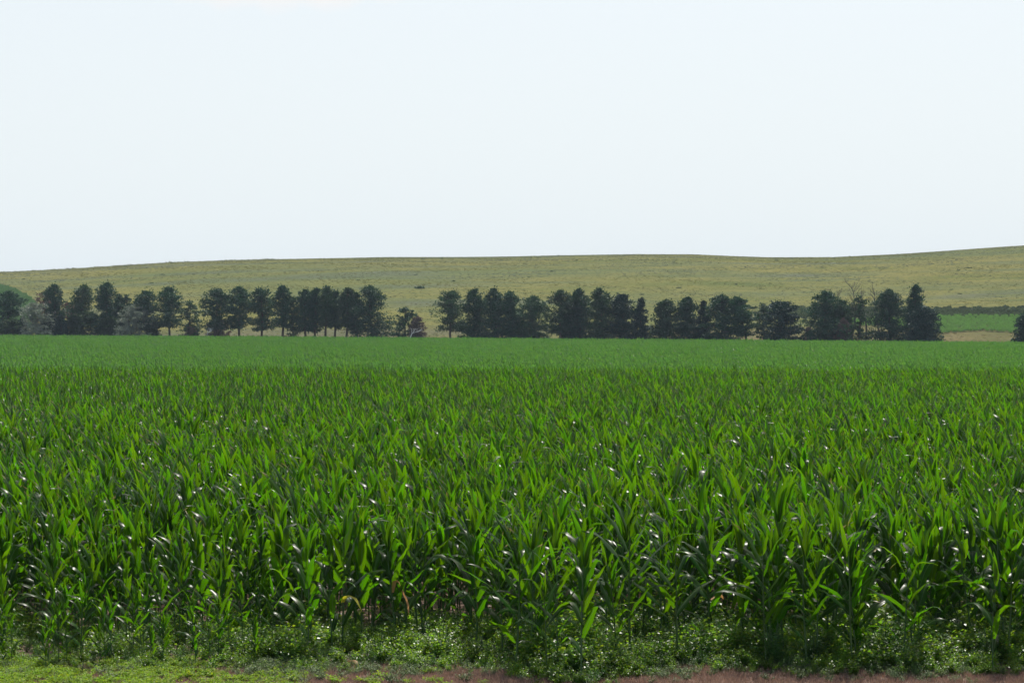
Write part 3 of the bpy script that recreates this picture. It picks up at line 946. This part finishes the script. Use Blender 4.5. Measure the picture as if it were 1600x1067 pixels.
# px centre, px width, px top, kind, material, category name, depth offset, label
TREES = [
 (14, 52, 457, 'full', 'pine', 'pine_tree', 2, 'dark dense pine at the far left edge of the tree line'),
 (35, 22, 498, 'cone', 'cedar', 'cedar_shrub', -5, 'small dark cedar in front of the silver bush near the left edge'),
 (70, 34, 456, 'sparse', 'rust', 'dead_pine_tree', 6, 'rusty brown dying pine near the left end of the tree line'),
 (86, 32, 446, 'pine', 'pine', 'pine_tree', 0, 'pine with a rounded top just right of the rusty brown tree'),
 (106, 34, 474, 'sparse', 'rust', 'dead_pine_tree', 7, 'low mauve brown dead pine between two dark pines on the left'),
 (96, 20, 492, 'cone', 'cedar', 'cedar_shrub', -5, 'narrow dark cedar right of the first silver bush'),
 (128, 34, 447, 'pine', 'pine_olive', 'pine_tree', 1, 'pine with a flat slanted top left of the tallest left pine'),
 (139, 44, 489, 'bush', 'bush', 'leafy_bush', -4, 'round dark green bush between the two silver bushes'),
 (167, 38, 443, 'full', 'pine', 'pine_tree', 0, 'tallest conical pine of the left group, above the second silver bush'),
 (186, 24, 463, 'full', 'pine_olive', 'pine_tree', 3, 'lower pine leaning against the right side of the tallest left pine'),
 (201, 18, 461, 'sparse', 'pine', 'pine_tree', 4, 'small thin pine above the left half of the second silver bush'),
 (229, 38, 456, 'pine', 'pine', 'pine_tree', 0, 'broad pine just behind the right side of the second silver bush'),
 (264, 40, 451, 'pine', 'pine', 'pine_tree', 0, 'tall pine with bare lower trunk, right of the second silver bush'),
 (296, 30, 472, 'sparse', 'pine_olive', 'pine_tree', 0, 'short sparse pine before the first wide gap in the tree line'),
 (339, 46, 453, 'pine', 'pine', 'pine_tree', 0, 'round-headed pine with a brown bush at its foot'),
 (375, 34, 449, 'pine', 'pine', 'pine_tree', 0, 'pine with high round head, left of the open-grown pine with bare branches'),
 (410, 38, 451, 'pine', 'pine', 'pine_tree', 0, 'open-grown pine with a straight bare trunk and horizontal lower branches'),
 (441, 30, 447, 'pine', 'pine', 'pine_tree', 0, 'slender pine with a pointed top, left end of the long joined group'),
 (457, 20, 465, 'sparse', 'pine_olive', 'pine_tree', 1, 'short thin pine tucked beside the slender pointed pine'),
 (477, 30, 454, 'pine', 'pine', 'pine_tree', 0, 'first rounded pine in the long joined group left of centre'),
 (492, 24, 452, 'pine', 'pine', 'pine_tree', 2, 'second pine in the long joined group left of centre'),
 (509, 26, 449, 'pine', 'pine_olive', 'pine_tree', 0, 'pine with the highest spiky tip in the middle of the long joined group'),
 (524, 24, 456, 'pine', 'pine', 'pine_tree', 1, 'lower pine just right of the spiky-tipped pine in the long group'),
 (541, 26, 451, 'pine', 'pine_olive', 'pine_tree', 0, 'pine with a narrow crest two trees left of the dense wedge-shaped pine'),
 (557, 24, 458, 'pine', 'pine', 'pine_tree', 1, 'pine touching the left side of the dense wedge-shaped pine'),
 (581, 54, 449, 'full', 'pine', 'pine_tree', -1, 'dense wedge-shaped pine ending the long joined group, foliage to the ground'),
 (634, 34, 482, 'sparse', 'pine', 'pine_tree', 0, 'small lone spiky pine in the gap left of centre'),
 (704, 50, 457, 'pine', 'pine_olive', 'pine_tree', 0, 'broad flat-topped pine at the left end of the central group'),
 (742, 38, 454, 'full', 'pine', 'pine_tree', 0, 'second pine of the central group, slimmer with a notched top'),
 (774, 36, 452, 'full', 'pine', 'pine_tree', 0, 'tallest pine of the central group with a peaked top'),
 (801, 34, 457, 'full', 'pine', 'pine_tree', 1, 'pine between the tallest central pine and the sloping one'),
 (833, 48, 465, 'full', 'pine_olive', 'pine_tree', 0, 'pine sloping down to the right at the end of the central group'),
 (876, 46, 455, 'pine', 'pine_olive', 'pine_tree', 0, 'thin-leaved pine starting the group right of centre'),
 (892, 30, 470, 'full', 'pine', 'pine_tree', 3, 'lower dark pine filling in behind the thin-leaved pine right of centre'),
 (908, 34, 453, 'full', 'pine', 'pine_tree', 0, 'pointed pine in the middle of the group right of centre'),
 (940, 42, 452, 'full', 'pine_olive', 'pine_tree', 0, 'wide square-topped pine right of the pointed pine'),
 (973, 44, 461, 'full', 'cedar', 'cedar_tree', -1, 'dense blackish conical cedar ending the group right of centre'),
 (1001, 28, 467, 'cone', 'cedar', 'cedar_tree', 0, 'smaller pointed cedar on the right side of the blackish conical cedar'),
 (1041, 42, 470, 'full', 'pine_olive', 'pine_tree', 0, 'loose olive pine at the left end of the right-hand group'),
 (1075, 38, 466, 'full', 'pine', 'pine_tree', 0, 'second pine of the right-hand group with a rounded head'),
 (1098, 24, 471, 'cone', 'cedar', 'cedar_tree', 0, 'narrow cedar squeezed left of the widest right-hand pine'),
 (1127, 52, 463, 'full', 'pine', 'pine_tree', 0, 'widest pine of the right-hand group with a bumpy top'),
 (1169, 38, 466, 'leaning', 'pine', 'pine_tree', -1, 'pine on a slanting forked trunk right of the widest pine'),
 (1194, 24, 475, 'sparse', 'pine_olive', 'pine_tree', 2, 'thin pine between the slanting pine and the dark dome-shaped tree'),
 (1222, 60, 474, 'dome', 'cedar', 'cedar_tree', 0, 'dark dome-shaped cedar ending the right-hand group'),
 (1291, 54, 457, 'full', 'pine', 'pine_tree', 0, 'big ragged pine right of the tan gap, below bare branches'),
 (1314, 36, 470, 'full', 'pine_olive', 'pine_tree', 3, 'lower leafy pine on the right shoulder of the big ragged pine'),
 (1343, 36, 465, 'sparse', 'pine_olive', 'pine_tree', 0, 'thin olive pine in front of the bare dead trees'),
 (1388, 52, 455, 'full', 'pine', 'pine_tree', 0, 'dense blocky pine left of the spire-topped pine'),
 (1431, 46, 446, 'cone', 'pine', 'pine_tree', 0, 'spire-topped pine, the tallest on the right'),
 (1440, 46, 482, 'dome', 'cedar', 'cedar_tree', -2, 'low dark cedar skirting the foot of the spire-topped pine'),
 (1459, 24, 487, 'sparse', 'pine_olive', 'pine_tree', 0, 'short sparse pine at the right end of the last group'),
 (1604, 32, 487, 'full', 'pine', 'pine_tree', 0, 'lone dark pine cut off by the right edge of the photo'),
 (18, 44, 500, 'bush', 'bush', 'leafy_bush', -4, 'low dark bush under the dense pine at the far left edge'),
 (76, 30, 499, 'bush', 'bush', 'leafy_bush', -3, 'low green bush right of the first silver bush'),
 (114, 30, 496, 'bush', 'bush', 'leafy_bush', -3, 'low green bush left of the round dark green bush'),
 (168, 36, 497, 'bush', 'bush', 'leafy_bush', -3, 'low green bush under the tallest conical left pine'),
 (240, 26, 503, 'bush', 'bush', 'leafy_bush', -3, 'low bush right of the second silver bush'),
 (300, 22, 511, 'bush', 'brush', 'brown_bush', 1, 'lowest brown bush in the first wide gap on the left'),
 (57, 56, 476, 'silver', 'silver', 'silver_bush', -6, 'first silver-grey bush, nearest the left edge'),
 (209, 60, 480, 'silver', 'silver', 'silver_bush', -6, 'second silver-grey bush, the larger dome below the tallest left pine'),
 (339, 40, 503, 'bush', 'brush', 'brown_bush', 2, 'brown twiggy bush at the foot of the round-headed pine'),
 (652, 28, 496, 'bush', 'brush', 'brown_bush', 0, 'grey-brown twiggy bush beside the small lone spiky pine'),
 (1262, 16, 513, 'bush', 'brush', 'brown_bush', 1, 'low brown bush in the tan gap left of the big ragged pine'),
 (1318, 26, 500, 'bush', 'brush', 'brown_bush', -1, 'brown bush between the big ragged pine and the thin olive pine'),
]
NMAT = {'pine_tree': ('pine tree', 'pine trees in the shelter belt'), 'cedar_shrub': ('cedar', 'small cedars by the silver bushes'),
        'dead_pine_tree': ('dead pine', 'rusty brown dead pines'), 'leafy_bush': ('bush', 'leafy green bushes under the left trees'), 'cedar_tree': ('cedar tree', 'dark cedars in the shelter belt'),
        'silver_bush': ('bush', 'silver-grey bushes in the tree line'), 'brown_bush': ('bush', 'brown bushes under the tree line')}
for j, (px, w, top, kind, mat, nm, off, lab) in enumerate(TREES):
    d = float(tree_y(px)) + off + 1.5 * math.sin(j * 2.1)
    x = (px - 800) / F * d
    z = float(terrain(x, d))
    H = CAMZ + (HOR - top) / F * d - z
    wood, crown = tree_parts(1000 + j, H, w / F * d, kind)
    root = link(nm, None, None, (x, d, z))
    link('trunk', wood.mesh('trunk', M['bark'] if mat not in ('brush',) else M['dead_wood']), root)
    link('crown', crown.mesh('crown', M[mat], smooth=False), root)
    cat, grp = NMAT[nm]
    tag(root, lab, cat, grp)

BARE = [(1303, 40, 441, 'bare dead branches rising above the big ragged pine, leftmost of the dead trees'),
        (1331, 46, 433, 'tallest bare dead tree with forked branches behind the thin olive pine'),
        (1349, 24, 438, 'narrow bare dead tree just right of the tallest dead tree'),
        (1371, 34, 441, 'bare dead tree leaning over the left side of the dense blocky pine'),
        (1441, 34, 440, 'faint bare dead tree standing behind the spire-topped pine')]
for j, (px, w, top, lab) in enumerate(BARE):
    d = float(tree_y(px)) + 6; x = (px - 800) / F * d; z = float(terrain(x, d))
    H = CAMZ + (HOR - top) / F * d - z
    root = link('bare_tree', None, None, (x, d, z))
    s_ = np.linspace(0, 1, 7)
    whole = bare_parts(1500 + j, H, w / F * d, 22, 0.45)
    tr, br = MB(), MB()
    tr.v, tr.q, tr.uv, tr.tint, tr.mi, tr.n = whole.v[:1], whole.q[:1], whole.uv[:1], whole.tint[:1], whole.mi[:1], len(whole.v[0])
    n0 = len(whole.v[0])
    br.v, br.q, br.uv, br.tint, br.mi, br.n = whole.v[1:], [q - n0 for q in whole.q[1:]], whole.uv[1:], whole.tint[1:], whole.mi[1:], whole.n - n0
    link('trunk', tr.mesh('trunk', M['dead_wood']), root)
    tag(link('branches', br.mesh('branches', M['dead_wood']), root), kind='stuff')
    tag(root, lab, 'dead tree', 'bare dead trees on the right')

# bleached fallen branches at the foot of the tree line
for (px, py, L, lab) in [(648, 520, 2.6, 'white bleached fallen branch in front of the grey-brown twiggy bush'), (326, 520, 1.3, 'small white fallen branch in the gap left of the brown bush')]:
    d = float(tree_y(px)) - 9; x = (px - 800) / F * d; z = CAMZ + (HOR - py) / F * d
    b = MB(); g = np.random.default_rng(px)
    zg = float(terrain(x, d))
    b.tube(np.array([[-L * .7, 0, zg + 0.5 - z], [-L * .25, .1, -0.1], [L * .35, 0, .35], [L * .8, .1, .75]]), [.16, .13, .10, .04], 6)
    for q in range(5):
        s0 = g.uniform(-.3, .5) * L
        b.tube(np.array([[s0, 0, .1 + s0 * .3], [s0 + g.uniform(-.5, .8), .1, .6 + g.random() * .5], [s0 + g.uniform(-.8, 1.2), .2, .9 + g.random() * .7]]), [.07, .05, .02], 5)
    tag(link('fallen_branch', b.mesh('fallen_branch', M['bleached']), None, (x, d, z)), lab, 'branch', 'bleached fallen branches by the trees')


# ------------------------------------------------------------------ hill cover
def find_y(px, py, y0=600, y1=1150):
    """distance at which the terrain is seen at that row"""
    ys = np.arange(y0, y1, 2.0)
    v = ppy(ys, terrain((px - 800) / F * ys, ys))
    k = int(np.argmin(np.abs(v - py)))
    return float(ys[k])


tf = [tuft(1700 + q, 16, 0.20, 0.36, 0.42, 0.05) for q in range(6)]
hill_m = [b.mesh('hill_tuft', M['hill_grass'], False) for b in tf]
tan_m = [b.mesh('tan_tuft', M['tan_grass'], False) for b in tf[:3]]
n = 90000
ty = np.sqrt(rng.uniform(575.0 ** 2, 1180.0 ** 2, n)); tx = ty * rng.uniform(-0.275, 0.275, n)
tzz = terrain(tx, ty)
tn = tan_f(tx, ty, tzz)
bk = bank_f(tx, ty, tzz)
px_, py_ = ppx(tx, ty), ppy(ty, tzz)
green_r = (px_ > 1455) & (py_ > 496) & (py_ < 521 + 2 * np.sin(px_ * .05))
green_r |= (px_ > 1300) & (px_ <= 1455) & (py_ > 501) & (py_ < 511)
gl_top = np.interp(px_, [-400, 0, 20, 40, 56, 57], [446, 449, 454, 464, 477, 700])
green_l = (px_ < 56) & (py_ > gl_top)
gm = green_r | green_l
isT = rng.random(n) < tn
ok = ~gm & (bk < 0.5)
hs = rng.uniform(0.55, 1.25, n) * (0.8 + 0.4 * np.sin(tx * 0.05 + np.sin(ty * 0.04) * 2) ** 2)
rdg = (px_ < 430) & (np.abs(ty - 1085) < 22) & (rng.random(n) < 0.25)
hs = np.where(rdg, hs * rng.uniform(2, 5, n), hs)
mass('hill_grass', np.stack([tx, ty, tzz], -1)[ok & ~isT], rng.uniform(0, 6.28, n)[ok & ~isT], hs[ok & ~isT], rng.integers(0, 6, n)[ok & ~isT], hill_m,
     'rough yellow-green prairie grass covering the long hill', 'grass', drop=0.05)
mass('tan_grass', np.stack([tx, ty, tzz], -1)[ok & isT], rng.uniform(0, 6.28, n)[ok & isT], hs[ok & isT], rng.integers(0, 3, n)[ok & isT], tan_m,
     'dry tan grass at the foot of the hill seen through the tree gaps', 'grass', drop=0.05)


def crown_bush(seed, r, mat, nm):
    g = np.random.default_rng(seed); n = 130
    u = g.normal(0, 1, (n, 3)); u /= np.linalg.norm(u, axis=1, keepdims=True); u[:, 2] = np.abs(u[:, 2])
    C = u * (r * g.random(n) ** 0.4)[:, None] * np.array([1, 1, 0.85])
    a = u + g.normal(0, 0.6, (n, 3)); a /= np.linalg.norm(a, axis=1, keepdims=True)
    b_ = np.cross(a, g.normal(0, 1, (n, 3))); b_ /= np.linalg.norm(b_, axis=1, keepdims=True)
    b = MB(); L = r * 0.28 * g.uniform(0.7, 1.3, n)[:, None]
    b.quads(np.stack([C - a * L, C - b_ * L * .5, C + a * L, C + b_ * L * .5], 1), g.random(n))
    return b.mesh(nm, mat, False)


bank_m = [crown_bush(1800 + q, 1.0, M['bank'], 'bank_bush') for q in range(5)]
n = 26000
by = rng.uniform(640, 960, n); bx = by * rng.uniform(0.08, 0.29, n); bz = terrain(bx, by)
ok = rng.random(n) < bank_f(bx, by, bz) * 0.9
mass('bank_brush', np.stack([bx, by, bz], -1)[ok], rng.uniform(0, 6.28, n)[ok], rng.uniform(0.6, 1.3, n)[ok], rng.integers(0, 5, n)[ok], bank_m,
     'dark olive band of tall brush below the hill on the right', 'brush', drop=0.1)

gc2 = patch_meshes(4, 3, 12, 3, leaf_mat('left_crop_leaf', (0.055, 0.13, 0.045), (0.09, 0.21, 0.04), 0.45, 0.5, 0.2, 0.012))
gc = patch_meshes(4, 3, 12, 3, leaf_mat('young_crop_leaf', (0.085, 0.20, 0.04), (0.17, 0.38, 0.04), 0.45, 0.5, 0.2, 0.012))
gy_, gx_ = [], []
Y, I = np.meshgrid(np.arange(600, 960, 1.8), np.arange(-290, 290, 1.6))
Y = Y + rng.normal(0, 0.3, Y.shape); X = I + rng.normal(0, 0.25, I.shape)
X, Y = X.ravel(), Y.ravel(); Z = terrain(X, Y)
px_, py_ = ppx(X, Y), ppy(Y, Z)
gr_ = ((px_ > 1455) & (px_ < 1760) & (py_ > 496) & (py_ < 520.5 + 2 * np.sin(px_ * .04))) | ((px_ > 1300) & (px_ <= 1455) & (py_ > 500) & (py_ < 511))
gl_ = (px_ < 56) & (px_ > -120) & (py_ > np.interp(px_, [-400, 0, 20, 40, 56], [446, 449, 454, 464, 477])) & (py_ < 515)
for nm, ok, lab in (('right_crop', gr_, 'strip of bright green crop behind the trees at the right edge'), ('left_crop', gl_, 'bright green crop on the slope at the far left edge')):
    k = int(ok.sum())
    mass('crop_rows', np.stack([X, Y, Z], -1)[ok], rng.uniform(-0.1, 0.1, k), rng.uniform(0.42, 0.6, k) if nm == 'right_crop' else rng.uniform(0.5, 0.75, k), rng.integers(0, 4, k), gc if nm == 'right_crop' else gc2, lab, 'crop')

for (px, py, r, lab) in [(656, 451, 1.7, 'lone dark bush halfway up the hill, left of centre')]:
    d = find_y(px, py); x = (px - 800) / F * d
    root = link('hill_bush', None, None, (x, d, float(terrain(x, d)) - 0.1))
    o = link('foliage', crown_bush(99, r, M['bush'], 'bush'), root); o.scale = (1.2, 1, 0.75)
    b = MB(); b.tube([(0, 0, -0.1), (0.05, 0, 0.5), (0.1, 0, 1.1)], [0.09, 0.07, 0.03], 6); link('stem', b.mesh('stem', M['bark']), root)
    tag(root, lab, 'bush')
# scattered low scrub on the hill
n = 70
sy = rng.uniform(680, 1110, n); sx = sy * rng.uniform(-0.27, 0.27, n)
sm = [crown_bush(1900 + q, 0.7, M['bank'], 'scrub') for q in range(3)]
mass('hill_scrub', np.stack([sx, sy, terrain(sx, sy)], -1), rng.uniform(0, 6.28, n), np.stack([rng.uniform(0.8, 2.4, n), rng.uniform(.8, 1.6, n), rng.uniform(0.4, 0.9, n)], -1),
     rng.integers(0, 3, n), sm, 'scattered dark low scrub dotting the hill', 'scrub', drop=0.1)

# ------------------------------------------------------------------ air
bx0, bx1, by0, by1, bz0, bz1 = -3100, 3100, -500, 3600, -6, 75
hv = [(x, y, z) for z in (bz0, bz1) for y in (by0, by1) for x in (bx0, bx1)]
hm = bpy.data.meshes.new('haze')
hm.from_pydata(hv, [], [(0, 2, 3, 1), (4, 5, 7, 6), (0, 1, 5, 4), (2, 6, 7, 3), (0, 4, 6, 2), (1, 3, 7, 5)])
t = NT('haze_air')
pv = t.n.new('ShaderNodeVolumePrincipled')
pv.inputs['Color'].default_value = (0.66, 0.82, 1.0, 1)
pv.inputs['Density'].default_value = 0.85e-4
pv.inputs['Anisotropy'].default_value = 0.0
t.l.new(pv.outputs[0], t.out.inputs['Volume'])
hm.materials.append(t.m)
tag(link('haze', hm), kind='stuff')
